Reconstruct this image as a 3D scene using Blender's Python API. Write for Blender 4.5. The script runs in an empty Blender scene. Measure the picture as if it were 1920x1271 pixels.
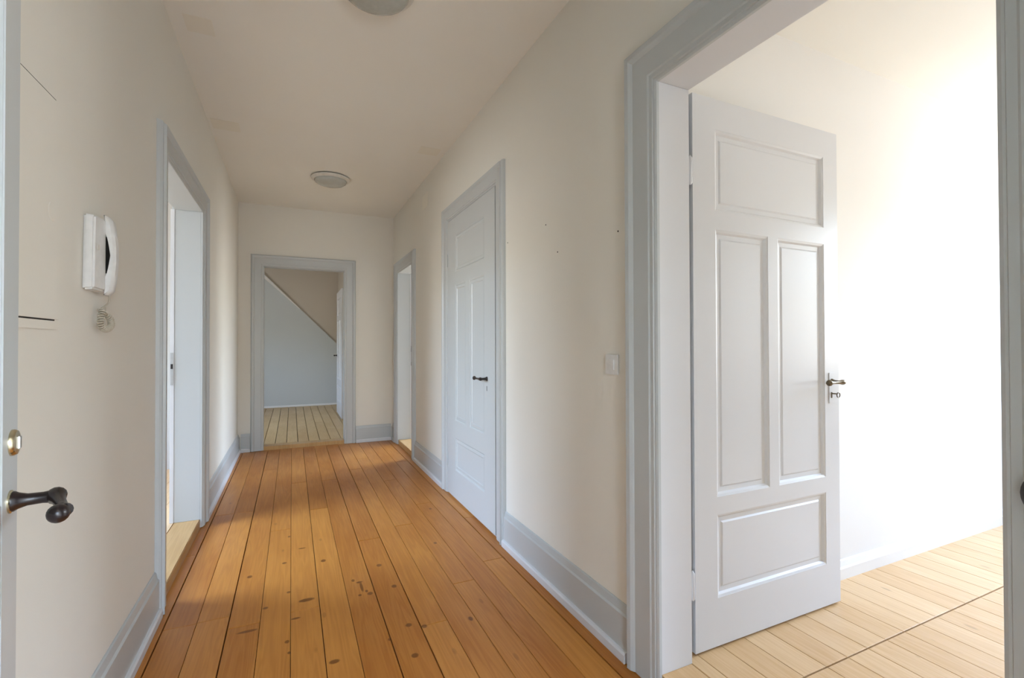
import bpy, bmesh, math, random
from mathutils import Vector, Matrix
random.seed(7)
scene = bpy.context.scene
COL = scene.collection

# ------------------------------------------------------------------ camera
EYE = 1.15
F_PX, YAW, PITCH, ROLL = 892.15, 0.4331, 0.0101, -0.0026
cam_d = bpy.data.cameras.new('camera')
cam = bpy.data.objects.new('camera', cam_d)
COL.objects.link(cam)
cam_d.sensor_fit = 'HORIZONTAL'
cam_d.sensor_width = 36.0
cam_d.lens = F_PX * 36.0 / 1920.0
cam_d.clip_start = 0.03
fwd = Vector((math.sin(YAW) * math.cos(PITCH), math.cos(YAW) * math.cos(PITCH), math.sin(PITCH)))
rgt = Vector((math.cos(YAW), -math.sin(YAW), 0))
upv = rgt.cross(fwd)
r2 = rgt * math.cos(ROLL) + upv * math.sin(ROLL)
u2 = -rgt * math.sin(ROLL) + upv * math.cos(ROLL)
cam.matrix_world = Matrix(((r2.x, u2.x, -fwd.x, 0), (r2.y, u2.y, -fwd.y, 0), (r2.z, u2.z, -fwd.z, EYE), (0, 0, 0, 1)))
scene.camera = cam

# ------------------------------------------------------------------ view / world
vs = scene.view_settings
vs.view_transform = 'Standard'
vs.look = 'None'
vs.gamma = 1.0
vs.use_curve_mapping = False
vs.exposure = 1.24

SKY = 12.5
world = bpy.data.worlds.new('daylight')
scene.world = world
world.use_nodes = True
nt = world.node_tree
nt.nodes.clear()
wo = nt.nodes.new('ShaderNodeOutputWorld')
bg = nt.nodes.new('ShaderNodeBackground')
tc = nt.nodes.new('ShaderNodeTexCoord')
sx = nt.nodes.new('ShaderNodeSeparateXYZ')
mr = nt.nodes.new('ShaderNodeMapRange')
mr.inputs[1].default_value = -1
mr.inputs[2].default_value = 1
rp = nt.nodes.new('ShaderNodeValToRGB')
rp.color_ramp.elements[0].position = 0.0
rp.color_ramp.elements[0].color = (0.34, 0.34, 0.33, 1)
rp.color_ramp.elements[1].position = 1.0
rp.color_ramp.elements[1].color = (0.36, 0.62, 1.12, 1)
for pos, c in ((0.50, (0.37, 0.37, 0.36, 1)), (0.57, (0.33, 0.36, 0.33, 1)), (0.62, (0.68, 0.86, 1.10, 1)), (0.76, (0.58, 0.80, 1.16, 1))):
    e = rp.color_ramp.elements.new(pos)
    e.color = c
nt.links.new(tc.outputs['Generated'], sx.inputs[0])
nt.links.new(sx.outputs['Z'], mr.inputs[0])
nt.links.new(mr.outputs[0], rp.inputs[0])
nt.links.new(rp.outputs[0], bg.inputs[0])
bg.inputs[1].default_value = SKY
nt.links.new(bg.outputs[0], wo.inputs[0])


def portal(x, y0, y1, z0, z1, inward, axis='y'):
    """Marks a window opening for the sampling of the sky; gives off no light itself."""
    l = bpy.data.lights.new('window_portal', 'AREA')
    l.shape = 'RECTANGLE'
    l.size = y1 - y0
    l.size_y = z1 - z0
    l.cycles.is_portal = True
    o = bpy.data.objects.new('window_portal', l)
    COL.objects.link(o)
    zax = Vector((-inward, 0, 0))           # the light shines along -Z
    xax = Vector((0, 1, 0))
    if axis == 'x': zax, xax = Vector((0, -inward, 0)), Vector((1, 0, 0))
    yax = zax.cross(xax)
    px, py = (x, (y0 + y1) / 2) if axis == 'y' else ((y0 + y1) / 2, x)
    o.matrix_world = Matrix(((xax.x, yax.x, zax.x, px), (xax.y, yax.y, zax.y, py),
                             (xax.z, yax.z, zax.z, (z0 + z1) / 2), (0, 0, 0, 1)))


# ------------------------------------------------------------------ dimensions (metres)
XL, XR, YE, H = -0.523, 1.112, 5.826, 2.672
WT = 0.138                       # partition thickness
RZ = 0.05                        # side rooms lie one small step higher
Y0 = 0.03                        # inner face of the entrance wall
LEFT_DOOR = (2.575, 3.55, 1.99)
END_DOOR = (-0.281, 0.553, 2.003)
FAR_DOOR = (4.80, 5.52, 1.965)
WIDE_DOOR = (0.385, 1.234, 2.03)
CLOSET = (2.607, 3.562, 2.095)
ENTRY = (-0.235, 0.72, 2.08)
ROOM_R = (XR + WT, 4.45, -2.8, 1.39)      # bright room: x0 x1 y0 y1
ROOM_L = (-2.75, XL - WT, 1.5, 5.1)
ROOM_F = (XR + WT, 3.7, 4.1, 7.3)
ROOM_E = (-2.1, 0.775, YE + WT, 9.4)
WIN_R = [(-0.32, 1.10, 0.85, 2.28)]
WIN_L = [(2.35, 3.85, 0.85, 2.60)]
WIN_F = [(5.0, 6.9, 0.65, 2.55)]
WIN_E = [(6.6, 7.5, 1.05, 2.05)]
WIN_FILL = [(-0.55, 1.0, 0.4, 2.55)]          # added landing window, unseen behind the viewer, to brighten the hall
LX0, LX1, LY0 = -1.3, XR, -2.6
for w in WIN_R: portal(ROOM_R[1] + 0.12, w[0], w[1], w[2], w[3], -1)
for w in WIN_L: portal(ROOM_L[0] - 0.12, w[0], w[1], w[2], w[3], 1)
for w in WIN_F: portal(ROOM_F[1] + 0.12, w[0], w[1], w[2], w[3], -1)
for w in WIN_E: portal(ROOM_E[0] - 0.12, w[0], w[1], w[2], w[3], 1)
for w in WIN_FILL: portal(LY0 - 0.1, w[0], w[1], w[2], w[3], 1, 'x')


# ------------------------------------------------------------------ materials
class NT:
    def __init__(self, name):
        self.m = bpy.data.materials.new(name)
        self.m.use_nodes = True
        self.t = self.m.node_tree
        self.b = self.t.nodes['Principled BSDF']

    def n(self, typ, **kw):
        o = self.t.nodes.new(typ)
        for k, v in kw.items():
            setattr(o, k, v)
        return o

    def l(self, a, b):
        self.t.links.new(a, b)

    def math(self, op, a, b=None, c=None, clamp=False):
        o = self.n('ShaderNodeMath', operation=op, use_clamp=clamp)
        for i, v in enumerate((a, b, c)):
            if v is None: continue
            if isinstance(v, (int, float)): o.inputs[i].default_value = v
            else: self.l(v, o.inputs[i])
        return o.outputs[0]

    def mix(self, f, a, b):
        o = self.n('ShaderNodeMix', data_type='RGBA')
        if isinstance(f, (int, float)): o.inputs[0].default_value = f
        else: self.l(f, o.inputs[0])
        for s, v in ((o.inputs[6], a), (o.inputs[7], b)):
            if isinstance(v, tuple): s.default_value = (*v, 1)
            else: self.l(v, s)
        return o.outputs[2]


def paint(name, rgb, rough=0.5, bump=0.05, bscale=220, var=0.03, spec=0.5):
    k = NT(name)
    tcn = k.n('ShaderNodeTexCoord')
    n1 = k.n('ShaderNodeTexNoise')
    n1.inputs['Scale'].default_value = 1.7
    k.l(tcn.outputs['Object'], n1.inputs['Vector'])
    d = tuple(max(0, c * (1 - var)) for c in rgb)
    e = tuple(min(1, c * (1 + var)) for c in rgb)
    k.l(k.mix(n1.outputs[0], d, e), k.b.inputs['Base Color'])
    k.b.inputs['Roughness'].default_value = rough
    k.b.inputs['Specular IOR Level'].default_value = spec
    n2 = k.n('ShaderNodeTexNoise')
    n2.inputs['Scale'].default_value = bscale
    n2.inputs['Detail'].default_value = 3
    k.l(tcn.outputs['Object'], n2.inputs['Vector'])
    bp = k.n('ShaderNodeBump')
    bp.inputs['Strength'].default_value = bump
    bp.inputs['Distance'].default_value = 0.002
    k.l(n2.outputs[0], bp.inputs['Height'])
    k.l(bp.outputs[0], k.b.inputs['Normal'])
    return k.m


def plain(name, rgb, rough=0.4, metal=0.0):
    k = NT(name)
    tcn = k.n('ShaderNodeTexCoord')
    n1 = k.n('ShaderNodeTexNoise')
    n1.inputs['Scale'].default_value = 40
    k.l(tcn.outputs['Object'], n1.inputs['Vector'])
    k.l(k.mix(n1.outputs[0], tuple(c * 0.88 for c in rgb), tuple(min(1, c * 1.1) for c in rgb)), k.b.inputs['Base Color'])
    k.b.inputs['Roughness'].default_value = rough
    k.b.inputs['Metallic'].default_value = metal
    return k.m


def pine(name, light, dark, knots=(), rough=0.33, seed=0.0, knot_rgb=(0.12, 0.030, 0.004)):
    k = NT(name)
    geo = k.n('ShaderNodeNewGeometry')
    inf = k.n('ShaderNodeObjectInfo')
    sep = k.n('ShaderNodeSeparateXYZ')
    k.l(geo.outputs['Position'], sep.inputs[0])
    X, Y = sep.outputs[0], sep.outputs[1]
    rnd = inf.outputs['Random']
    shift = k.math('MULTIPLY_ADD', rnd, 37.0, seed)

    def vec(sxv, syv, add=0.0):
        c = k.n('ShaderNodeCombineXYZ')
        k.l(k.math('MULTIPLY', X, sxv), c.inputs[0])
        k.l(k.math('MULTIPLY', Y, syv), c.inputs[1])
        k.l(k.math('ADD', shift, add), c.inputs[2])
        return c.outputs[0]
    fine = k.n('ShaderNodeTexNoise')
    fine.inputs['Scale'].default_value = 1
    fine.inputs['Detail'].default_value = 5
    fine.inputs['Distortion'].default_value = 0.3
    k.l(vec(150, 5), fine.inputs['Vector'])
    broad = k.n('ShaderNodeTexNoise')
    broad.inputs['Scale'].default_value = 1
    broad.inputs['Detail'].default_value = 2
    broad.inputs['Distortion'].default_value = 0.8
    k.l(vec(22, 1.1, 3.0), broad.inputs['Vector'])
    ring = k.n('ShaderNodeMath', operation='SINE')
    k.l(k.math('MULTIPLY', broad.outputs[0], 38.0), ring.inputs[0])
    rings = k.math('MULTIPLY_ADD', ring.outputs[0], 0.5, 0.5)
    blot = k.n('ShaderNodeTexNoise')
    blot.inputs['Scale'].default_value = 1
    k.l(vec(6, 2.2, 9.0), blot.inputs['Vector'])
    f = k.math('MULTIPLY_ADD', rings, 0.26, -0.20)
    f = k.math('ADD', f, k.math('MULTIPLY', fine.outputs[0], 0.55))
    f = k.math('ADD', f, k.math('MULTIPLY', k.math('SUBTRACT', blot.outputs[0], 0.5), 0.75))
    f = k.math('ADD', f, k.math('MULTIPLY', rnd, 0.55), clamp=True)
    col = k.mix(f, light, dark)
    # scattered small knots, worn nail marks
    vor = k.n('ShaderNodeTexVoronoi', feature='F1')
    vor.inputs['Scale'].default_value = 1
    k.l(vec(8.6, 3.1, 0.0), vor.inputs['Vector'])
    kn = k.math('SUBTRACT', 1.0, k.math('DIVIDE', vor.outputs['Distance'], 0.085), clamp=True)
    kn = k.math('MULTIPLY', kn, 2.2, clamp=True)
    vor2 = k.n('ShaderNodeTexVoronoi', feature='F1')
    vor2.inputs['Scale'].default_value = 1
    k.l(vec(30, 11, 5.0), vor2.inputs['Vector'])
    gate = k.n('ShaderNodeTexNoise')
    gate.inputs['Scale'].default_value = 1
    k.l(vec(5, 0.8, 21.0), gate.inputs['Vector'])
    mk = k.math('SUBTRACT', 1.0, k.math('DIVIDE', vor2.outputs['Distance'], 0.13), clamp=True)
    mk = k.math('MULTIPLY', k.math('MULTIPLY', mk, 2.0, clamp=True), k.math('MULTIPLY', k.math('SUBTRACT', gate.outputs[0], 0.57), 12.0, clamp=True))
    kn = k.math('MAXIMUM', k.math('MULTIPLY', kn, 0.4), k.math('MULTIPLY', mk, 0.35))
    # the larger knots that the boards show
    for (kx, ky, rx, ry) in knots:
        dx = k.math('DIVIDE', k.math('SUBTRACT', X, kx), rx)
        dy = k.math('DIVIDE', k.math('SUBTRACT', Y, ky), ry)
        d2 = k.math('ADD', k.math('MULTIPLY', dx, dx), k.math('MULTIPLY', dy, dy))
        wob = k.math('MULTIPLY_ADD', fine.outputs[0], 0.7, d2)
        v = k.math('MULTIPLY', k.math('SUBTRACT', 1.55, wob), 1.4, clamp=True)
        kn = k.math('MAXIMUM', kn, v)
    col = k.mix(k.math('MULTIPLY', kn, 0.75), col, knot_rgb)
    k.l(col, k.b.inputs['Base Color'])
    k.l(k.math('MULTIPLY_ADD', blot.outputs[0], 0.16, rough - 0.08), k.b.inputs['Roughness'])
    k.b.inputs['Specular IOR Level'].default_value = 0.32
    bp = k.n('ShaderNodeBump')
    bp.inputs['Strength'].default_value = 0.12
    bp.inputs['Distance'].default_value = 0.001
    k.l(fine.outputs[0], bp.inputs['Height'])
    k.l(bp.outputs[0], k.b.inputs['Normal'])
    return k.m


hall_knots = [(-0.188, 2.696, .012, .016), (-0.013, 3.158, .008, .014), (-0.034, 2.788, .012, .012), (0.153, 2.729, .014, .018),
              (0.053, 2.947, .02, .008), (0.413, 2.551, .014, .016), (0.443, 2.301, .012, .016), (0.330, 2.281, .013, .015),
              (-0.012, 2.453, .009, .011), (-0.103, 2.349, .012, .011), (0.062, 2.345, .034, .016), (-0.015, 2.049, .009, .012),
              (-0.008, 1.973, .006, .009), (0.016, 2.206, .020, .008), (0.142, 1.848, .019, .013), (0.436, 1.959, .014, .014),
              (0.415, 1.759, .014, .014), (0.492, 1.924, .012, .014), (0.347, 1.895, .006, .010), (0.754, 2.696, .010, .014),
              (0.681, 1.894, .010, .018), (0.272, 2.44, .008, .014), (0.302, 2.36, .007, .050), (0.318, 2.31, .007, .012), (0.285, 2.285, .008, .010), (0.298, 2.41, .016, .010),
              (0.879, 3.268, .010, .016), (-0.16, 2.19, .040, .010)]
M = {}
M['wall'] = paint('cream_wall_paint', (0.815, 0.780, 0.705), rough=0.7, bump=0.08, spec=0.25)
M['ceil'] = paint('cream_ceiling_paint', (0.885, 0.855, 0.79), rough=0.75, bump=0.08, spec=0.25)
M['white'] = paint('white_wall_paint', (0.86, 0.835, 0.80), rough=0.65, bump=0.05, spec=0.25)
M['trim'] = paint('pale_grey_gloss_trim', (0.53, 0.55, 0.55), rough=0.36, bump=0.008, bscale=60, var=0.02)
M['door'] = paint('white_gloss_door_paint', (0.71, 0.71, 0.725), rough=0.32, bump=0.008, bscale=60, var=0.015)
M['pine'] = pine('honey_pine_boards', (0.63, 0.262, 0.050), (0.41, 0.135, 0.018), hall_knots)
M['pale'] = pine('pale_pine_boards', (0.78, 0.535, 0.30), (0.62, 0.37, 0.165), seed=11.0, knot_rgb=(0.16, 0.07, 0.03))
M['dull'] = pine('dull_pine_boards', (0.68, 0.46, 0.20), (0.52, 0.32, 0.12), seed=19.0, knot_rgb=(0.18, 0.10, 0.05))
M['thr'] = pine('worn_pine_threshold', (0.64, 0.40, 0.17), (0.48, 0.27, 0.10), seed=27.0)
M['sub'] = plain('dark_subfloor', (0.045, 0.026, 0.012), 0.9)
M['black'] = plain('black_horn_handle', (0.018, 0.012, 0.011), 0.28)
M['brown'] = plain('brown_black_handle', (0.016, 0.009, 0.009), 0.27)
M['bronze'] = plain('dark_bronze', (0.16, 0.13, 0.09), 0.28, 1.0)
M['brass'] = plain('worn_brass', (0.62, 0.55, 0.38), 0.25, 1.0)
M['steel'] = plain('grey_steel', (0.55, 0.55, 0.55), 0.35, 1.0)
M['dark'] = plain('dark_gap', (0.02, 0.018, 0.016), 0.9)
M['plastic'] = plain('white_plastic', (0.78, 0.77, 0.75), 0.35)
M['cordp'] = plain('cream_cord', (0.52, 0.47, 0.38), 0.45)
M['ring'] = plain('white_lamp_ring', (0.72, 0.69, 0.63), 0.4)
M['dome'] = plain('frosted_lamp_glass', (0.50, 0.51, 0.47), 0.16)
M['patch'] = paint('yellowed_cover_paint', (0.86, 0.815, 0.72), rough=0.7, bump=0.05, spec=0.25)
M['daylight_grey'] = paint('pale_grey_painted_daylight', (0.60, 0.625, 0.62), rough=0.5, bump=0.03)  # cooler tone stands for daylight falling on the beige back wall
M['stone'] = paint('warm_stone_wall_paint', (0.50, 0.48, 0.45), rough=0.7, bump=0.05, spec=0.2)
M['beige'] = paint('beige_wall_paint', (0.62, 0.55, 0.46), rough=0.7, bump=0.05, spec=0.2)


def glass_mat():
    k = NT('green_textured_glass')
    k.b.inputs['Base Color'].default_value = (0.62, 0.80, 0.66, 1)
    k.b.inputs['Roughness'].default_value = 0.25
    k.b.inputs['Transmission Weight'].default_value = 0.75
    k.b.inputs['IOR'].default_value = 1.45
    tcn = k.n('ShaderNodeTexCoord')
    v = k.n('ShaderNodeTexVoronoi')
    v.inputs['Scale'].default_value = 120
    k.l(tcn.outputs['Object'], v.inputs['Vector'])
    bp = k.n('ShaderNodeBump')
    bp.inputs['Strength'].default_value = 0.6
    k.l(v.outputs['Distance'], bp.inputs['Height'])
    k.l(bp.outputs[0], k.b.inputs['Normal'])
    return k.m


M['glass'] = glass_mat()


# ------------------------------------------------------------------ mesh helpers
def box(bm, x0, x1, y0, y1, z0, z1):
    vs_ = [bm.verts.new((x, y, z)) for z in (z0, z1) for y in (y0, y1) for x in (x0, x1)]
    for f in ((0, 2, 3, 1), (4, 5, 7, 6), (0, 1, 5, 4), (2, 6, 7, 3), (0, 4, 6, 2), (1, 3, 7, 5)):
        bm.faces.new([vs_[i] for i in f])


def lathe(bm, prof, seg=32, mat=None):
    """prof: (radius, height) pairs turned about the local z axis."""
    rings = []
    for r, z in prof:
        if r < 1e-6:
            rings.append([bm.verts.new((0, 0, z))])
        else:
            rings.append([bm.verts.new((r * math.cos(2 * math.pi * i / seg), r * math.sin(2 * math.pi * i / seg), z)) for i in range(seg)])
    new = [v for r in rings for v in r]
    for a, b in zip(rings, rings[1:]):
        if len(a) == 1 and len(b) == 1: continue
        for i in range(seg):
            j = (i + 1) % seg
            if len(a) == 1: bm.faces.new((a[0], b[i], b[j]))
            elif len(b) == 1: bm.faces.new((a[i], a[j], b[0]))
            else: bm.faces.new((a[i], a[j], b[j], b[i]))
    if mat is not None:
        bmesh.ops.transform(bm, matrix=mat, verts=new)


def tube(bm, pts, radii, seg=12, cap=True):
    pts = [Vector(p) for p in pts]
    if isinstance(radii, (int, float)): radii = [radii] * len(pts)
    t0 = (pts[1] - pts[0]).normalized()
    ref = Vector((0, 0, 1)) if abs(t0.z) < 0.9 else Vector((1, 0, 0))
    nrm = t0.cross(ref).normalized()
    rings = []
    for i, p in enumerate(pts):
        if i == 0: t = pts[1] - pts[0]
        elif i == len(pts) - 1: t = pts[-1] - pts[-2]
        else: t = pts[i + 1] - pts[i - 1]
        t.normalize()
        nrm = (nrm - t * nrm.dot(t)).normalized()
        bn = t.cross(nrm)
        rings.append([bm.verts.new(p + (nrm * math.cos(2 * math.pi * j / seg) + bn * math.sin(2 * math.pi * j / seg)) * radii[i]) for j in range(seg)])
    for a, b in zip(rings, rings[1:]):
        for j in range(seg):
            q = (j + 1) % seg
            bm.faces.new((a[j], a[q], b[q], b[j]))
    if cap:
        bm.faces.new(list(reversed(rings[0])))
        bm.faces.new(rings[-1])


def obj(name, bm, mat, parent=None, loc=None, smooth=False, bevel=0.0, bseg=2):
    bmesh.ops.recalc_face_normals(bm, faces=bm.faces)
    if bevel:
        es = [e for e in bm.edges if len(e.link_faces) == 2 and e.calc_face_angle(0) > 0.6]
        bmesh.ops.bevel(bm, geom=es, offset=bevel, segments=bseg, affect='EDGES', clamp_overlap=True)
    me = bpy.data.meshes.new(name)
    bm.to_mesh(me)
    bm.free()
    if smooth:
        for p in me.polygons: p.use_smooth = True
        try: me.set_sharp_from_angle(angle=math.radians(35))
        except Exception: pass
    me.materials.append(M[mat])
    o = bpy.data.objects.new(name, me)
    COL.objects.link(o)
    if parent: o.parent = parent
    if loc: o.location = loc
    return o


def bxo(name, dims, mat, parent=None, bevel=0.0):
    bm = bmesh.new()
    box(bm, *dims)
    return obj(name, bm, mat, parent, bevel=bevel)


def tag(o, label, cat, kind=None, group=None):
    o['label'] = label
    o['category'] = cat
    if kind: o['kind'] = kind
    if group: o['group'] = group
    return o


def empty(name, loc=(0, 0, 0), rz=0.0):
    o = bpy.data.objects.new(name, None)
    COL.objects.link(o)
    o.location = loc
    o.rotation_euler = (0, 0, rz)
    o.empty_display_size = 0.1
    return o


def wall(name, axis, t0, t1, s0, s1, z0, z1, holes, mat, label):
    """A wall whose length runs along axis ('x' or 'y'), with rectangular openings (a, b, za, zb)."""
    bm = bmesh.new()

    def put(a, b, za, zb):
        if b - a < 1e-5 or zb - za < 1e-5: return
        if axis == 'y': box(bm, t0, t1, a, b, za, zb)
        else: box(bm, a, b, t0, t1, za, zb)
    s = s0
    for (a, b, za, zb) in sorted(holes):
        put(s, a, z0, z1)
        put(a, b, z0, za)
        put(a, b, zb, z1)
        s = b
    put(s, s1, z0, z1)
    return tag(obj(name, bm, mat), label, 'wall', 'structure')


# ------------------------------------------------------------------ the shell
LB = 0.02     # lining board thickness


def hole(d, z0=-0.02): return (d[0] - LB, d[1] + LB, z0, d[2] + LB)


wl = wall('wall_left', 'y', XL - WT, XL, Y0 - 0.13, YE + WT, -0.02, H, [hole(LEFT_DOOR)], 'wall', 'long cream wall carrying the intercom and a doorway')
wr = wall('wall_right', 'y', XR, XR + WT, Y0 - 0.13, YE + WT, -0.02, H,
          [hole(WIDE_DOOR), hole(FAR_DOOR)], 'wall', 'long cream wall with light switch and closed closet door')
wall('wall_back', 'x', YE, YE + WT, XL, XR, -0.02, H, [hole(END_DOOR)], 'wall', 'cream end wall of the hallway around the grey-cased doorway')
wall('wall_front', 'x', Y0 - 0.13, Y0, XL, XR, -0.02, H, [hole(ENTRY)], 'wall', 'cream entrance wall with the open entrance doorway')
tag(bxo('ceiling', (XL - WT, XR + WT, Y0 - 0.13, YE + WT, H, H + 0.1), 'ceil'), 'cream hallway ceiling with two round lamps', 'ceiling', 'structure')


def room(tagname, r, z, wins, win_side, mats, skip, what, top=H):
    x0, x1, y0, y1 = r
    t = 0.12
    hs = [(a, b, c, d) for a, b, c, d in wins]
    sides = {
        'left': ('y', x0 - t, x0, y0 - t, y1 + t), 'right': ('y', x1, x1 + t, y0 - t, y1 + t),
        'near': ('x', y0 - t, y0, x0, x1), 'far': ('x', y1, y1 + t, x0, x1)}
    for s, (ax, t0, t1, s0, s1) in sides.items():
        if s in skip: continue
        wall('wall_%s_%s' % (tagname, s), ax, t0, t1, s0, s1, -0.05, top, hs if s == win_side else [], mats[0],
             '%s, %s side wall' % (what, {'left': 'left-hand', 'right': 'right-hand', 'near': 'near', 'far': 'far'}[s]))
    tag(bxo('ceiling', (x0 - t if 'left' not in skip else x0, x1 + t if 'right' not in skip else x1, y0 - t, y1 + t, top, H + 0.1), mats[1]), '%s, ceiling' % what, 'ceiling', 'structure')


room('bright_room', ROOM_R, RZ, WIN_R, 'right', ('white', 'ceil'), ('left',), 'white painted room beyond the wide doorway', 2.50)
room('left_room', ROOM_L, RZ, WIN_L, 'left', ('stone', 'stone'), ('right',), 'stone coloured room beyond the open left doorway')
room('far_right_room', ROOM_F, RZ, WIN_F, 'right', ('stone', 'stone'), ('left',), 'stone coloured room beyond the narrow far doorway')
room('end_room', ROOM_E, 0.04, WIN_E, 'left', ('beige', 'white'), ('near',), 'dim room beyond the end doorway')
# the hall side of those rooms, where the hall's own walls do not reach
wall('wall_bright_room_side', 'y', XR, XR + WT, ROOM_R[2] - 0.12, Y0 - 0.13, -0.05, H, [], 'white', 'white wall beside the entrance landing in the bright room')
wall('wall_far_right_room_side', 'y', XR, XR + WT, YE + WT, ROOM_F[3] + 0.12, -0.05, H, [], 'white', 'white wall dividing the end room from the far right room')
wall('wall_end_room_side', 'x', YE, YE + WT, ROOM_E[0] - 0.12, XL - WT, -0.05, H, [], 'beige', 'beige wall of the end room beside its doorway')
# stair landing behind the entrance door
wall('wall_landing_left', 'y', LX0 - 0.1, LX0, LY0 - 0.1, Y0 - 0.13, -0.05, H, [], 'wall', 'plain cream wall on one side of the stair landing')
wall('wall_landing_far', 'x', LY0 - 0.1, LY0, LX0, LX1, -0.05, H, WIN_FILL, 'wall', 'plain cream wall at the back of the stair landing')
wall('wall_landing_near', 'x', Y0 - 0.13, Y0, LX0, XL - WT, -0.05, H, [], 'wall', 'plain cream wall of the stair landing beside the entrance')
tag(bxo('ceiling', (LX0 - 0.1, LX1, LY0 - 0.1, Y0 - 0.13, H, H + 0.1), 'ceil'), 'cream ceiling above the stair landing', 'ceiling', 'structure')


# ------------------------------------------------------------------ floors of separate boards
def plank(parent, mat, x0, x1, y0, y1, ztop, th=0.022):
    bm = bmesh.new()
    hx, hy = (x1 - x0) / 2, (y1 - y0) / 2
    box(bm, -hx, hx, -hy, hy, -th, 0)
    es = [e for e in bm.edges if all(v.co.z > -1e-6 for v in e.verts)]
    bmesh.ops.bevel(bm, geom=es, offset=0.0012, segments=1, affect='EDGES')
    return obj('floor_board', bm, mat, parent, loc=((x0 + x1) / 2, (y0 + y1) / 2, ztop))


def floor_obj(x0, x1, y0, y1, ztop, label):
    return tag(bxo('floor', (x0, x1, y0, y1, -0.10, ztop - 0.022), 'sub'), label, 'floor', 'structure')


fh = floor_obj(XL, XR, Y0 - 0.13, YE, 0.0, 'honey coloured pine plank floor of the hallway')
edges = [XL + 0.001, -0.472, -0.355, -0.236, -0.118, -0.003, 0.113, 0.231, 0.352, 0.479, 0.590, 0.702, 0.810, 0.920, 1.036, XR - 0.001]
wide = {1: 0.0026, 3: 0.0024, 6: 0.0014, 8: 0.0018, 9: 0.0020, 14: 0.0026}
joints = {0: [3.1], 1: [2.338, 3.745], 2: [2.342, 3.744], 3: [2.24, 4.9], 4: [3.29], 5: [2.266, 4.35], 6: [3.6], 7: [1.5, 4.33], 8: [2.912],
          9: [1.928, 4.6], 10: [3.05, 5.0], 11: [2.2, 4.1], 12: [3.4], 13: [2.36, 4.7], 14: [3.0]}
for i in range(len(edges) - 1):
    a = edges[i] + wide.get(i, 0.0009)
    b = edges[i + 1] - wide.get(i + 1, 0.0009)
    ys = [Y0 - 0.12] + joints.get(i, []) + [YE - 0.002]
    for p, q in zip(ys, ys[1:]):
        plank(fh, 'pine', a, b, p + 0.0012, q - 0.0012, random.uniform(-0.0008, 0.0))

fr = floor_obj(ROOM_R[0], ROOM_R[1], ROOM_R[2], ROOM_R[3], RZ, 'pale pine plank floor of the bright room')
x = 1.768 - 4 * 0.1165
cols = [(ROOM_R[0] + 0.001, x - 0.0008)]
while x < ROOM_R[1] - 0.01:
    cols.append((x + 0.0008, min(x + 0.1165, ROOM_R[1]) - 0.0008))
    x += 0.1165
for i, (a, b) in enumerate(cols):
    gy = 1.030
    plank(fr, 'pale', a, b, gy + 0.0028, ROOM_R[3] - 0.001, RZ)
    m = random.uniform(-1.2, 0.1)
    plank(fr, 'pale', a, b, m + 0.001, gy - 0.0028, RZ)
    plank(fr, 'pale', a, b, ROOM_R[2], m - 0.001, RZ)


def simple_floor(r, z, mat, label, x_from, yj, gap=0.0012):
    f = floor_obj(r[0], r[1], r[2], r[3], z, label)
    x = x_from
    while x > r[0] + 0.1165: x -= 0.1165
    cs = [r[0]]
    while x < r[1] - 0.02:
        if x - r[0] > 0.02: cs.append(x)
        x += 0.1165
    cs.append(r[1])
    for a, b in zip(cs, cs[1:]):
        j = random.uniform(*yj)
        plank(f, mat, a + gap, b - gap, r[2] + 0.001, j, z)
        plank(f, mat, a + gap, b - gap, j + 0.002, r[3] - 0.001, z)


simple_floor(ROOM_L, RZ, 'pale', 'pale pine plank floor of the left room', -0.661, (2.5, 4.2))
simple_floor(ROOM_F, RZ, 'pale', 'pale pine plank floor of the far right room', 1.30, (4.8, 6.0))
simple_floor(ROOM_E, 0.04, 'dull', 'dull pine plank floor of the end room', -0.286, (6.6, 8.8), 0.0030)
tag(bxo('floor', (LX0, LX1, LY0, Y0 - 0.13, -0.1, -0.005), 'beige'), 'plain beige floor of the stair landing', 'floor', 'structure')

# ------------------------------------------------------------------ door casings and linings
PROFILE = [(0.0, 0.0), (0.0, 0.010), (0.006, 0.014), (0.010, 0.014), (0.012, 0.018), (0.024, 0.018), (0.028, 0.022), (0.092, 0.022),
           (0.096, 0.026), (0.104, 0.032), (0.118, 0.034), (0.121, 0.024), (0.128, 0.022), (0.132, 0.014), (0.134, 0.0)]


def frame_pt(o, a, n, s, t, z):
    return (o[0] + a[0] * s + n[0] * t, o[1] + a[1] * s + n[1] * t, z)


def casing_mesh(bm, o, a, n, s0, s1, ztop, zb, width, clip0=9, clip1=9):
    k = width / 0.134
    rings = []
    for idx in range(4):
        ring = []
        for d, t in PROFILE:
            d = d * k
            dl, dr = min(d, clip0), min(d, clip1)
            s, z = ((s0 - dl, zb), (s0 - dl, ztop + d), (s1 + dr, ztop + d), (s1 + dr, zb))[idx]
            ring.append(bm.verts.new(frame_pt(o, a, n, s, t, z)))
        rings.append(ring)
    m = len(PROFILE)
    for r, q in zip(rings, rings[1:]):
        for i in range(m):
            j = (i + 1) % m
            bm.faces.new((r[i], r[j], q[j], q[i]))
    bm.faces.new(list(reversed(rings[0])))
    bm.faces.new(rings[3])


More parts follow.
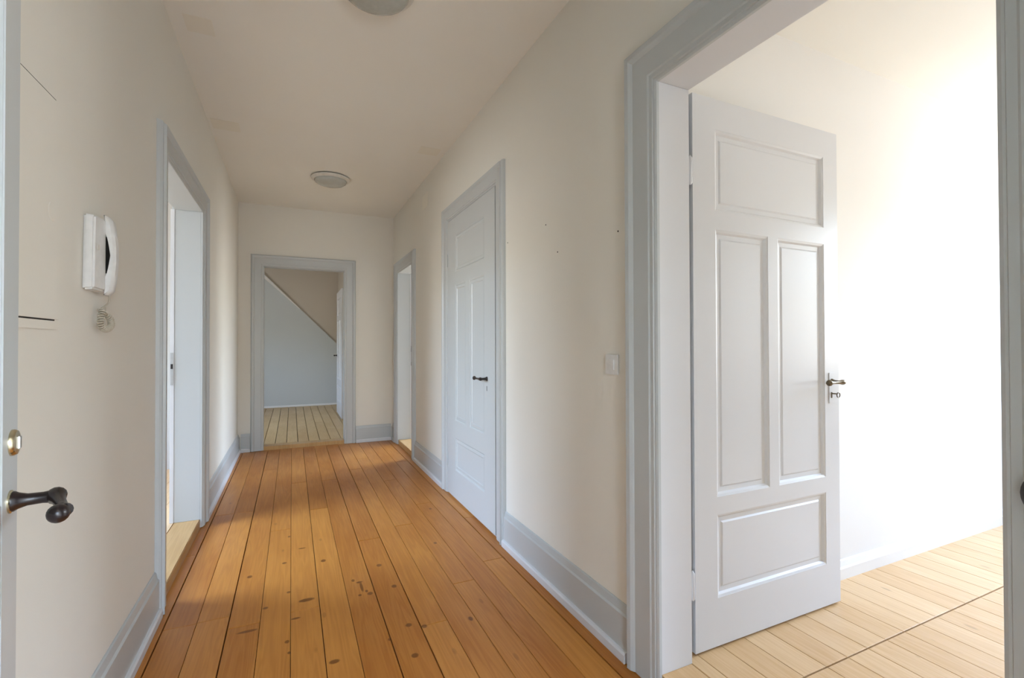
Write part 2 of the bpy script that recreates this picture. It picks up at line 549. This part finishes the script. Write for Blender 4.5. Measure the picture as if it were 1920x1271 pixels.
def doorway(num, o, a, n, d, zf, width, label, mats=('trim', 'trim'), clip0=9, clip1=9, thresh='thr', stop=True, wt=WT):
    """Casing on the hall side, lining boards and threshold of one doorway. Along a, out of the wall along n."""
    s0, s1, zt = d
    e = tag(empty('trim_%d' % num, frame_pt(o, a, n, (s0 + s1) / 2, 0, 0)), label, 'door frame', 'structure')
    inv = Matrix.Translation(Vector(e.location)).inverted()

    def fin(name, bm, mat, bevel=0.0):
        bmesh.ops.transform(bm, matrix=inv, verts=bm.verts)
        return obj(name, bm, mat, e, bevel=bevel)

    def slab(name, sa, sb, ta, tb, za, zb, mat, bevel=0.0015):
        bm = bmesh.new()
        p, q = frame_pt(o, a, n, sa, ta, za), frame_pt(o, a, n, sb, tb, zb)
        box(bm, min(p[0], q[0]), max(p[0], q[0]), min(p[1], q[1]), max(p[1], q[1]), za, zb)
        return fin(name, bm, mat, bevel)
    bm = bmesh.new()
    casing_mesh(bm, o, a, n, s0 + 0.004, s1 - 0.004, zt - 0.004, 0.003, width, clip0, clip1)
    fin('casing', bm, mats[0])
    back = -wt
    slab('jamb', s0 - LB, s0, -0.001, back, zf, zt, mats[1])
    slab('jamb', s1, s1 + LB, -0.001, back, zf, zt, mats[1])
    slab('head_jamb', s0 - LB, s1 + LB, -0.001, back, zt, zt + LB, mats[1])
    if thresh:
        slab('threshold', s0 - LB, s1 + LB, 0.0, back, -0.02, zf, thresh, 0.004)
    # casing on the far side of the wall, plain board
    w2 = 0.10
    slab('back_casing', s0 - w2, s0 - 0.022, back, back - 0.02, zf + 0.001, zt + w2, mats[0])
    slab('back_casing', s1 + 0.022, min(s1 + w2, s1 + clip1) if clip1 < w2 else s1 + w2, back, back - 0.02, zf + 0.001, zt + w2, mats[0])
    slab('back_casing', s0 - 0.022, s1 + 0.022, back, back - 0.02, zt + 0.022, zt + w2, mats[0])
    return e, slab


t1, s1f = doorway(1, (XR, 0), (0, 1), (-1, 0), WIDE_DOOR, RZ, 0.158, 'pale grey moulded casing and white lining of the wide doorway', ('trim', 'door'), thresh='pale')
t2, s2f = doorway(2, (XL, 0), (0, 1), (1, 0), LEFT_DOOR, RZ, 0.125, 'pale grey moulded casing of the doorway past the intercom')
t3, s3f = doorway(3, (0, YE), (1, 0), (0, -1), END_DOOR, 0.04, 0.128, 'pale grey moulded casing around the doorway in the end wall')
t4, s4f = doorway(4, (XR, 0), (0, 1), (-1, 0), FAR_DOOR, RZ, 0.134, 'pale grey moulded casing of the narrow doorway in the far corner')
# rebate strips and strike plates on the lock jambs
for sl, d in ((s2f, LEFT_DOOR), (s4f, FAR_DOOR)):
    sl('rebate_strip', d[1] - 0.002, d[1] + 0.012, -WT, -WT - 0.022, RZ, d[2], 'door')
    sl('strike_plate', d[1] - 0.0045, d[1] - 0.0022, -WT - 0.004, -WT - 0.020, 0.90, 1.10, 'steel', 0.0)
    sl('strike_recess', d[1] - 0.0055, d[1] - 0.0045, -WT - 0.006, -WT - 0.018, 1.00 if d is LEFT_DOOR else 1.06, 1.03 if d is LEFT_DOOR else 1.13, 'black', 0.0)
    if d is FAR_DOOR:
        sl('strike_recess', d[1] - 0.0055, d[1] - 0.0045, -WT - 0.006, -WT - 0.018, 0.90, 0.94, 'black', 0.0)

# closet doorway: casing only, the leaf lies flush in it
tc5 = tag(empty('trim_5', (XR, (CLOSET[0] + CLOSET[1]) / 2, 0)), 'pale grey moulded casing around the closed closet door', 'door frame', 'structure')
bm = bmesh.new()
casing_mesh(bm, (XR, 0), (0, 1), (-1, 0), CLOSET[0] - 0.004, CLOSET[1] + 0.004, CLOSET[2] + 0.004, 0.003, 0.115)
bmesh.ops.transform(bm, matrix=Matrix.Translation(Vector(tc5.location)).inverted(), verts=bm.verts)
obj('casing', bm, 'trim', tc5)
# entrance doorway lining (behind the viewer)
te, _ = doorway(6, (0, Y0), (1, 0), (0, 1), ENTRY, 0.0, 0.10, 'pale grey casing of the entrance doorway', wt=0.13, thresh=None)


# ------------------------------------------------------------------ baseboards
def baseboard(name, runs, label, mat='trim', zf=0.0, hgt=0.195, shoe=True):
    e = tag(empty(name, frame_pt(*runs[0][:3], runs[0][3], 0, zf)), label, 'baseboard', 'structure')
    inv = Matrix.Translation(Vector(e.location)).inverted()
    for (o, a, n, p, q) in runs:
        for nm, prof, mt in (('board', [(0, 0.0), (0.018, 0.0), (0.018, hgt - 0.035), (0.012, hgt - 0.028), (0.007, hgt - 0.004), (0.003, hgt), (0, hgt)], mat),
                             ('shoe_moulding', [(0.018, 0.001), (0.031, 0.001), (0.031, 0.030), (0.026, 0.037), (0.018, 0.039)], 'door')):
            if nm == 'shoe_moulding' and not shoe: continue
            bm = bmesh.new()
            r = [[bm.verts.new(frame_pt(o, a, n, s, t, zf + z)) for t, z in prof] for s in (p, q)]
            m = len(prof)
            for i in range(m):
                j = (i + 1) % m
                bm.faces.new((r[0][i], r[0][j], r[1][j], r[1][i]))
            bm.faces.new(list(reversed(r[0])))
            bm.faces.new(r[1])
            bmesh.ops.transform(bm, matrix=inv, verts=bm.verts)
            obj(nm, bm, mt, e)
    return e


L_ = ((XL, 0), (0, 1), (1, 0))
R_ = ((XR, 0), (0, 1), (-1, 0))
E_ = ((0, YE), (1, 0), (0, -1))
baseboard('baseboard_left', [(*L_, Y0, LEFT_DOOR[0] - 0.123), (*L_, LEFT_DOOR[1] + 0.123, YE)], 'pale grey skirting board along the intercom wall')
baseboard('baseboard_right', [(*R_, Y0, WIDE_DOOR[0] - 0.16), (*R_, WIDE_DOOR[1] + 0.156, CLOSET[0] - 0.117), (*R_, CLOSET[1] + 0.117, FAR_DOOR[0] - 0.132), (*R_, FAR_DOOR[1] + 0.132, YE)],
          'pale grey skirting board along the light switch wall')
baseboard('baseboard_back', [(*E_, XL + 0.03, END_DOOR[0] - 0.126), (*E_, END_DOOR[1] + 0.126, XR - 0.03)], 'short pale grey skirting boards on the end wall')
baseboard('baseboard_bright_room', [((0, ROOM_R[3]), (1, 0), (0, -1), ROOM_R[0], ROOM_R[1])], 'low white skirting board in the bright room', 'white', RZ, 0.085, False)
baseboard('baseboard_end_room', [((0, ROOM_E[3] - 0.05), (1, 0), (0, -1), ROOM_E[0], ROOM_E[1])], 'low white skirting board at the back of the end room', 'white', 0.04, 0.03, False)


# ------------------------------------------------------------------ door leaves
def panel_mesh(bm, x0, x1, z0, z1, th):
    """A sunk panel with moulded edge and raised field, both faces."""
    steps = [(0.0, 0.001), (0.008, 0.004), (0.014, 0.0115), (0.030, 0.0125), (0.036, 0.0085), (0.040, 0.0085)]
    for side in (0, 1):
        rings = []
        for i, dpt in steps:
            y = dpt if side == 0 else th - dpt
            rings.append([bm.verts.new(c) for c in ((x0 + i, y, z0 + i), (x1 - i, y, z0 + i), (x1 - i, y, z1 - i), (x0 + i, y, z1 - i))])
        for r, q in zip(rings, rings[1:]):
            for i in range(4):
                j = (i + 1) % 4
                bm.faces.new((r[i], r[j], q[j], q[i]))
        bm.faces.new(rings[-1])


def handle(parent, x, z, out, lever_dir, mat, lever=0.095, neck=0.045, tilt=0.0, scale=1.0, drop=0.0, ball=0.0125):
    """Old lever handle with flared neck and ball end; out = -1 for the front face (local -y)."""
    bm = bmesh.new()
    k = scale
    ns = [(0.0, .0125), (.004, .0125), (.008, .010), (.016, .0075), (.030, .0070), (.040, .0085), (neck / 1, .0095)]
    tube(bm, [(0, out * a * k, 0) for a, _ in ns], [r * k for _, r in ns], 14)
    ye = out * neck * k
    ls = [(-.010, .0085), (-.006, .0105), (.004, .0105), (.012, .0085), (.030, .0068), (.055, .0060), (.074, .0062), (.080, .0085), (.084, .0085)]
    sc = lever / 0.095
    tube(bm, [(lever_dir * a * sc * k, ye + out * max(0, a) * tilt, -drop * max(0, a) * sc * k) for a, _ in ls], [r * k for _, r in ls], 14)
    bmesh.ops.create_uvsphere(bm, u_segments=16, v_segments=10, radius=ball * k,
                              matrix=Matrix.Translation((lever_dir * (.095 * sc) * k, ye + out * .095 * sc * tilt, -drop * .095 * sc * k)))
    h = obj('handle', bm, mat, parent, loc=(x, 0, z), smooth=True)
    return h


def rosette(h, out, mat, r=0.014, t=0.004):
    bm = bmesh.new()
    lathe(bm, [(0, t), (r * .7, t), (r, t * .4), (r, 0), (0, 0)], 20, Matrix.Rotation(math.radians(90 if out < 0 else -90), 4, 'X'))
    return obj('rosette', bm, mat, h, smooth=True)


def leaf(name, loc, rz, w, h, th, sx_, rails, mull, label, mat='door', sill=0.0):
    """rails: z ranges of the panels from the top: (z0, z1, n_panels); sx_: stile widths (hinge, lock)."""
    e = tag(empty(name, loc, rz), label, 'door', 'structure')
    bxo('stile', (0, sx_[0], 0, th, 0, h), mat, e)
    bxo('stile', (w - sx_[1], w, 0, th, 0, h), mat, e)
    zs = [h]
    for z0, z1, k in rails: zs += [z1, z0]
    zs.append(0.0)
    for i in range(0, len(zs), 2):
        bxo('rail', (sx_[0], w - sx_[1], 0, th, zs[i + 1], zs[i]), mat, e)
    for z0, z1, k in rails:
        if k == 1: cells = [(sx_[0], w - sx_[1])]
        else:
            bxo('muntin', (mull[0], mull[1], 0, th, z0, z1), mat, e)
            cells = [(sx_[0], mull[0]), (mull[1], w - sx_[1])]
        for a, b in cells:
            bm = bmesh.new()
            panel_mesh(bm, a, b, z0, z1, th)
            obj('panel', bm, mat, e)
    return e


# wide doorway's leaf, standing open at right angles in the bright room
LZ = RZ + 0.010
LX = 1.2865
d1 = leaf('door_1', (LX, 1.2545, LZ), 0, 0.822, 1.980, 0.04, (0.1085, 0.092),
          [(1.572, 1.868, 1), (0.534, 1.503, 2), (0.172, 0.470, 1)], (0.388, 0.443), 'white four-panel door standing open in the wide doorway')
pl = bxo('escutcheon_plate', (0.754, 0.793, -0.003, 0.0, 0.838, 0.965), 'door', d1, bevel=0.001)
hd = handle(d1, 0.772, 0.928, -1, -1, 'bronze', lever=0.085)
rosette(hd, -1, 'bronze')
bm = bmesh.new()
tube(bm, [(0, -0.003, 0), (0, -0.022, 0)], 0.0028, 8)
tube(bm, [(0.010 * math.sin(t * math.pi / 6), -0.026 - 0.003, 0.010 * math.cos(t * math.pi / 6) - 0.004) for t in range(13)], 0.0022, 6, cap=False)
tube(bm, [(-0.003, -0.0036, 0.006), (-0.003, -0.0036, -0.018)], 0.003, 6)
obj('key', bm, 'bronze', d1, loc=(0.771, 0, 0.878))
for hz in (0.24, 1.70):
    bm = bmesh.new()
    lathe(bm, [(0, -0.05), (.004, -0.05), (.0075, -0.044), (.0075, 0.044), (.004, 0.05), (0, 0.056)], 14)
    obj('hinge', bm, 'door', d1, loc=(-0.012, 0.000, hz), smooth=True)

# closed closet leaf, flush in its casing (hinged on the far side)
CW = CLOSET[1] - CLOSET[0] - 0.008
d2 = leaf('door_2', (XR - 0.0165, CLOSET[1] - 0.004, 0.014), -math.pi / 2, CW, CLOSET[2] - 0.018, 0.0155, (0.185, 0.175),
          [(1.670, 1.945, 1), (0.570, 1.575, 2), (0.205, 0.445, 1)], (0.415, 0.502), 'closed pale grey four-panel closet door with a black lever handle', 'trim')
hd = handle(d2, CW - 0.128, 0.920, -1, -1, 'black', lever=0.105)
rosette(hd, -1, 'black')
bxo('keyhole', (CW - 0.131, CW - 0.127, -0.0012, 0.0, 0.845, 0.875), 'dark', d2)
for hz in (0.25, 1.78):
    bm = bmesh.new()
    lathe(bm, [(0, -0.05), (.004, -0.05), (.006, -0.044), (.006, 0.044), (.004, 0.05), (0, 0.054)], 12)
    obj('hinge', bm, 'trim', d2, loc=(0.004, -0.004, hz), smooth=True)

# entrance leaf, swung inwards close to the intercom wall
slope = -0.17
ang = math.atan2(1.0, slope)
EW = 0.862
free = Vector((-0.362, 0.932))
dirv = Vector((math.cos(ang), math.sin(ang)))
hinge = free - dirv * EW
d3 = tag(empty('door_3', (hinge.x, hinge.y, 0.008), ang), 'pale painted entrance door with glass panes, black lever and brass lock', 'door', 'structure')
ETH = 0.042
EH = 2.06
bxo('stile', (0, 0.10, 0, ETH, 0, EH), 'trim', d3, 0.002)
bxo('stile', (EW - 0.072, EW, 0, ETH, 0, EH), 'trim', d3, 0.002)
for z0, z1 in ((1.96, EH), (0.78, 0.93), (0.0, 0.20)):
    bxo('rail', (0.10, EW - 0.072, 0, ETH, z0, z1), 'trim', d3, 0.002)
bm = bmesh.new()
panel_mesh(bm, 0.10, EW - 0.072, 0.20, 0.78, ETH)
obj('panel', bm, 'trim', d3)
bxo('glass_pane', (0.098, EW - 0.070, 0.018, 0.024, 0.928, 1.962), 'glass', d3)
for nm, dm in (('glazing_bead', (0.10, 0.112, 0.006, 0.018, 0.93, 1.96)), ('glazing_bead', (EW - 0.084, EW - 0.072, 0.006, 0.018, 0.93, 1.96))):
    bxo(nm, dm, 'trim', d3)
hd = handle(d3, EW - 0.036, 0.924, -1, -1, 'brown', lever=0.060, neck=0.042, tilt=0.22, scale=1.12, drop=0.13, ball=0.0112)
rosette(hd, -1, 'brass', r=0.016)
bm = bmesh.new()
lathe(bm, [(0, .007), (.012, .007), (.0165, .006), (.0185, .003), (.0185, 0), (0, 0)], 24, Matrix.Rotation(math.radians(90), 4, 'X'))
lk = obj('lock_rosette', bm, 'brass', d3, loc=(EW - 0.030, 0, 1.005), smooth=True)
bxo('lock_cylinder', (-0.005, 0.005, -0.0095, -0.0065, -0.009, 0.009), 'steel', lk, 0.001)

# leaf standing against the side wall of the end room
d4 = leaf('door_4', (ROOM_E[1] - 0.075, 7.42, 0.05), math.pi / 2, 0.86, 1.93, 0.035, (0.11, 0.11),
          [(1.55, 1.82, 1), (0.55, 1.48, 2), (0.2, 0.46, 1)], (0.40, 0.46), 'white panelled door at the side of the dim end room', 'door')
d4.rotation_euler[2] = math.pi / 2
handle_ = handle(d4, 0.80, 0.92, 1, -1, 'black')
handle_.location = (0.80, 0.0, 0.92)
handle_.location.y = 0.035

# knob on the grey casing at the near side of the wide doorway
kn = tag(empty('casing_knob', (XR - 0.022, WIDE_DOOR[0] - 0.056, 0.908)), 'dark oval knob on the near grey casing of the wide doorway', 'knob')
bm = bmesh.new()
lathe(bm, [(0, .034), (.010, .033), (.020, .029), (.027, .022), (.028, .016), (.022, .010), (.012, .006), (.012, 0), (0, 0)], 24,
      Matrix.Rotation(math.radians(-90), 4, 'Y') @ Matrix.Diagonal((1.25, 1.0, 1.0, 1.0)))
obj('knob', bm, 'black', kn, smooth=True)

# ------------------------------------------------------------------ end room: daylight on the back wall, built as a pale sloping panel
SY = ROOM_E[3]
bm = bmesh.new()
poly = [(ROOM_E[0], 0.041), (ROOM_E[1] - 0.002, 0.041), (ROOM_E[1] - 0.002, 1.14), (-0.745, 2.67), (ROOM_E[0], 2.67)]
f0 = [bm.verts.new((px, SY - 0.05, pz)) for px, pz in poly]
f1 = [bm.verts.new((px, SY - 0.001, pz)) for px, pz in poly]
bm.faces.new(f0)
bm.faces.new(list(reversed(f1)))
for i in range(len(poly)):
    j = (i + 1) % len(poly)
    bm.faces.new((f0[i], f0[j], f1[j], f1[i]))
sp = tag(obj('wall_painted_daylight', bm, 'daylight_grey'), 'pale grey sloping panel painted as daylight on the back wall of the end room', 'painted light', 'structure')
bm = bmesh.new()
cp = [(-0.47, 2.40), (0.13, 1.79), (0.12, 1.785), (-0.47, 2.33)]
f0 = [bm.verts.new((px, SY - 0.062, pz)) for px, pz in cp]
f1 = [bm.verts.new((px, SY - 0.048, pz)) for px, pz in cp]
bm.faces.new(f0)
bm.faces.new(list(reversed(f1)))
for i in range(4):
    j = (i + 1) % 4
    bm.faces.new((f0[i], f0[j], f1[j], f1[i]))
obj('painted_sun_strip', bm, 'white', sp)  # white sliver stands in for a sunlit streak along the diagonal


# ------------------------------------------------------------------ ceiling lamps
def lamp(x, y, label):
    e = tag(empty('ceiling_lamp', (x, y, H)), label, 'ceiling lamp', group='round ceiling lamps')
    bm = bmesh.new()
    lathe(bm, [(0, 0), (.150, 0), (.150, -.010), (0, -.010)], 48)
    obj('mount_plate', bm, 'dark', e, smooth=True)
    bm = bmesh.new()
    lathe(bm, [(.120, -.008), (.163, -.008), (.166, -.013), (.163, -.022), (.152, -.030), (.142, -.033), (.138, -.030), (.120, -.026)], 56)
    obj('ring', bm, 'ring', e, smooth=True)
    bm = bmesh.new()
    lathe(bm, [(.136, -.026), (.137, -.036), (.132, -.048), (.115, -.060), (.085, -.070), (.045, -.076), (0, -.078)], 56)
    obj('glass_dome', bm, 'dome', e, smooth=True)


lamp(0.318, 4.62, 'round frosted glass ceiling lamp near the end wall')
lamp(0.318, 2.045, 'round frosted glass ceiling lamp nearer the entrance door')

# ------------------------------------------------------------------ intercom telephone
ic = tag(empty('intercom', (XL, 1.755, 1.30)), 'white wall intercom telephone with curly cord hanging below', 'intercom')
bm = bmesh.new()
prof = [(-0.078, 0.0), (0.062, 0.0), (0.066, 0.0), (0.062, 0.222), (-0.070, 0.215)]
A = [(-0.082, 0.002), (0.060, 0.002), (0.060, 0.224), (-0.074, 0.214)]
f0 = [bm.verts.new((0.0005, y_, z_)) for y_, z_ in A]
f1 = [bm.verts.new((0.026, y_ * 0.97, 0.004 + z_ * 0.97)) for y_, z_ in A]
bm.faces.new(f0)
bm.faces.new(f1)
for i in range(4):
    j = (i + 1) % 4
    bm.faces.new((f0[i], f0[j], f1[j], f1[i]))
obj('base', bm, 'plastic', ic, bevel=0.005, smooth=True)
# handset: a bowed bar with ear and mouth pieces meeting the base
bm = bmesh.new()
N = 18
rings = []
for i in range(N + 1):
    t = i / N
    z_ = -0.004 + 0.234 * t
    bow = math.sin(math.pi * t) ** 0.8
    outx = 0.036 + 0.013 * bow
    endf = min(1.0, min(t, 1 - t) / 0.20)
    inx = 0.0245 + 0.0125 * max(0.0, (min(t, 1 - t) - 0.22) / 0.28) ** 0.6 if min(t, 1 - t) > 0.22 else 0.0245
    wy = 0.024 - 0.004 * bow
    cy = 0.030
    if i in (0, N): outx -= 0.008
    rings.append([bm.verts.new(c) for c in ((inx, cy - wy, z_), (inx, cy + wy, z_), (outx - 0.006, cy + wy, z_), (outx, cy + wy * 0.6, z_), (outx, cy - wy * 0.6, z_), (outx - 0.006, cy - wy, z_))])
for r, q in zip(rings, rings[1:]):
    for i in range(6):
        j = (i + 1) % 6
        bm.faces.new((r[i], r[j], q[j], q[i]))
bm.faces.new(rings[0])
bm.faces.new(rings[-1])
obj('handset', bm, 'plastic', ic, smooth=True)
bxo('hook_recess', (0.0245, 0.0262, 0.010, 0.050, 0.060, 0.168), 'dark', ic)
bxo('call_button', (0.0235, 0.0275, -0.058, -0.040, 0.118, 0.134), 'ring', ic, 0.001)
# cord: straight lead, then a curl hanging in a loop
base_path = [(0.030, 0.030, 0.0), (0.026, 0.040, -0.022), (0.022, 0.022, -0.036), (0.020, 0.008, -0.052), (0.020, -0.004, -0.075), (0.020, 0.000, -0.094),
             (0.020, 0.025, -0.104), (0.020, 0.058, -0.102), (0.020, 0.083, -0.090), (0.019, 0.082, -0.074), (0.016, 0.062, -0.060), (0.012, 0.040, -0.050), (0.006, 0.020, -0.046)]


def spline(pts, n):
    out = []
    P_ = [Vector(p) for p in pts]
    for i in range(len(P_) - 1):
        a, b = P_[i], P_[i + 1]
        p0 = P_[i - 1] if i else a
        p3 = P_[i + 2] if i + 2 < len(P_) else b
        for k in range(n):
            t = k / n
            out.append(0.5 * ((2 * a) + (b - p0) * t + (2 * p0 - 5 * a + 4 * b - p3) * t * t + (3 * a - p0 - 3 * b + p3) * t ** 3))
    out.append(P_[-1])
    return out


cl = spline(base_path, 36)
path = []
for i, p in enumerate(cl):
    tdir = (cl[min(i + 1, len(cl) - 1)] - cl[max(i - 1, 0)]).normalized()
    n1 = tdir.cross(Vector((1, 0, 0)))
    if n1.length < 1e-3: n1 = Vector((0, 0, 1))
    n1.normalize()
    n2 = tdir.cross(n1)
    u = i / (len(cl) - 1)
    rr = 0.0072 * max(0.0, min(1.0, (u - 0.16) / 0.08)) * max(0.0, min(1.0, (0.90 - u) / 0.10))
    ph = i * 0.62
    path.append(p + n1 * rr * math.cos(ph) + n2 * rr * math.sin(ph))
bm = bmesh.new()
tube(bm, path, 0.0021, 6)
obj('cord', bm, 'cordp', ic, smooth=True)

# ------------------------------------------------------------------ painted fuse-box cover beside the entrance door
fb = tag(empty('fuse_box_cover', (XL, 1.36, 1.187)), 'cream painted fuse box cover flush with the intercom wall', 'fuse box')
bxo('frame', (0.0005, 0.006, -0.155, 0.155, 0.0, 0.556), 'wall', fb, 0.001)
bxo('cover', (0.0035, 0.010, -0.150, 0.150, 0.024, 0.548), 'wall', fb, 0.001)
bxo('slot', (0.0045, 0.0072, -0.149, 0.132, 0.0205, 0.0240), 'dark', fb)
bxo('slot', (0.0045, 0.0075, -0.149, 0.132, 0.5480, 0.5515), 'dark', fb)
bm = bmesh.new()
lathe(bm, [(.0, .0015), (.022, .0015), (.024, .0), (.0, .0)], 28, Matrix.Rotation(math.radians(90), 4, 'Y'))
obj('round_cap', bm, 'wall', fb, loc=(0.0095, 0.110, 0.278), smooth=True)

# ------------------------------------------------------------------ light switch
sw = tag(empty('light_switch', (XR, 1.487, 1.032)), 'square white light switch on the wall beside the wide doorway', 'light switch')
bxo('plate', (-0.009, -0.0004, -0.038, 0.038, 0.0, 0.076), 'plastic', sw, 0.002)
bxo('rocker', (-0.0125, -0.008, -0.020, 0.020, 0.018, 0.058), 'plastic', sw, 0.0015)

# ------------------------------------------------------------------ small marks on walls and ceiling
for (y_, z_) in ((2.012, 1.724), (1.452, 1.572), (2.459, 1.724), (1.901, 1.573)):
    bm = bmesh.new()
    lathe(bm, [(0, .0012), (.003, .0010), (.0034, 0), (0, 0)], 10, Matrix.Rotation(math.radians(-90), 4, 'Y'))
    obj('nail_hole', bm, 'dark', wr, loc=(XR - 0.0001, y_, z_))
ceil = bpy.data.objects['ceiling']
for (x0, x1, y0, y1) in ((-0.462, -0.345, 2.60, 2.735), (-0.505, -0.335, 3.74, 3.90), (0.90, 1.06, 3.60, 3.74)):
    bxo('cover_patch', (x0, x1, y0, y1, H - 0.002, H - 0.0002), 'patch', ceil, 0.0008)
bxo('cover_patch', (XR - 0.002, XR - 0.0002, 4.20, 4.40, 2.40, 2.53), 'patch', wr, 0.0008)


# ------------------------------------------------------------------ windows of the side rooms (outside the picture)
def window(num, x, w, label, axis='y'):
    y0, y1, z0, z1 = w
    e = tag(empty('window_%d' % num, (x, (y0 + y1) / 2, z0)), label, 'window', 'structure')
    hw, hh = (y1 - y0) / 2, z1 - z0
    for d in ((-hw, -hw + .05, 0, hh), (hw - .05, hw, 0, hh), (-hw + .05, hw - .05, 0, .05), (-hw + .05, hw - .05, hh - .05, hh), (-.03, .03, .05, hh - .05)):
        bxo('window_frame', (-.03, .03, d[0], d[1], d[2], d[3]), 'door', e)
    if axis == 'x':
        e.location = ((y0 + y1) / 2, x, z0)
        e.rotation_euler = (0, 0, math.pi / 2)


k = 1
for r, ws, side, what in ((ROOM_R, WIN_R, 1, 'bright room'), (ROOM_L, WIN_L, 0, 'left room'), (ROOM_F, WIN_F, 1, 'far right room'), (ROOM_E, WIN_E, 0, 'end room')):
    for i, w in enumerate(ws):
        window(k, r[1] + 0.06 if side else r[0] - 0.06, w, 'white two-casement window of the %s%s' % (what, (', beside the entrance side' if i == 0 else ', opposite the wide doorway') if len(ws) > 1 else ''))
        k += 1
window(k, LY0 - 0.05, WIN_FILL[0], 'wide white two-casement window added at the stair landing to light the hall', 'x')  # added window out of view, brings more daylight into the hall
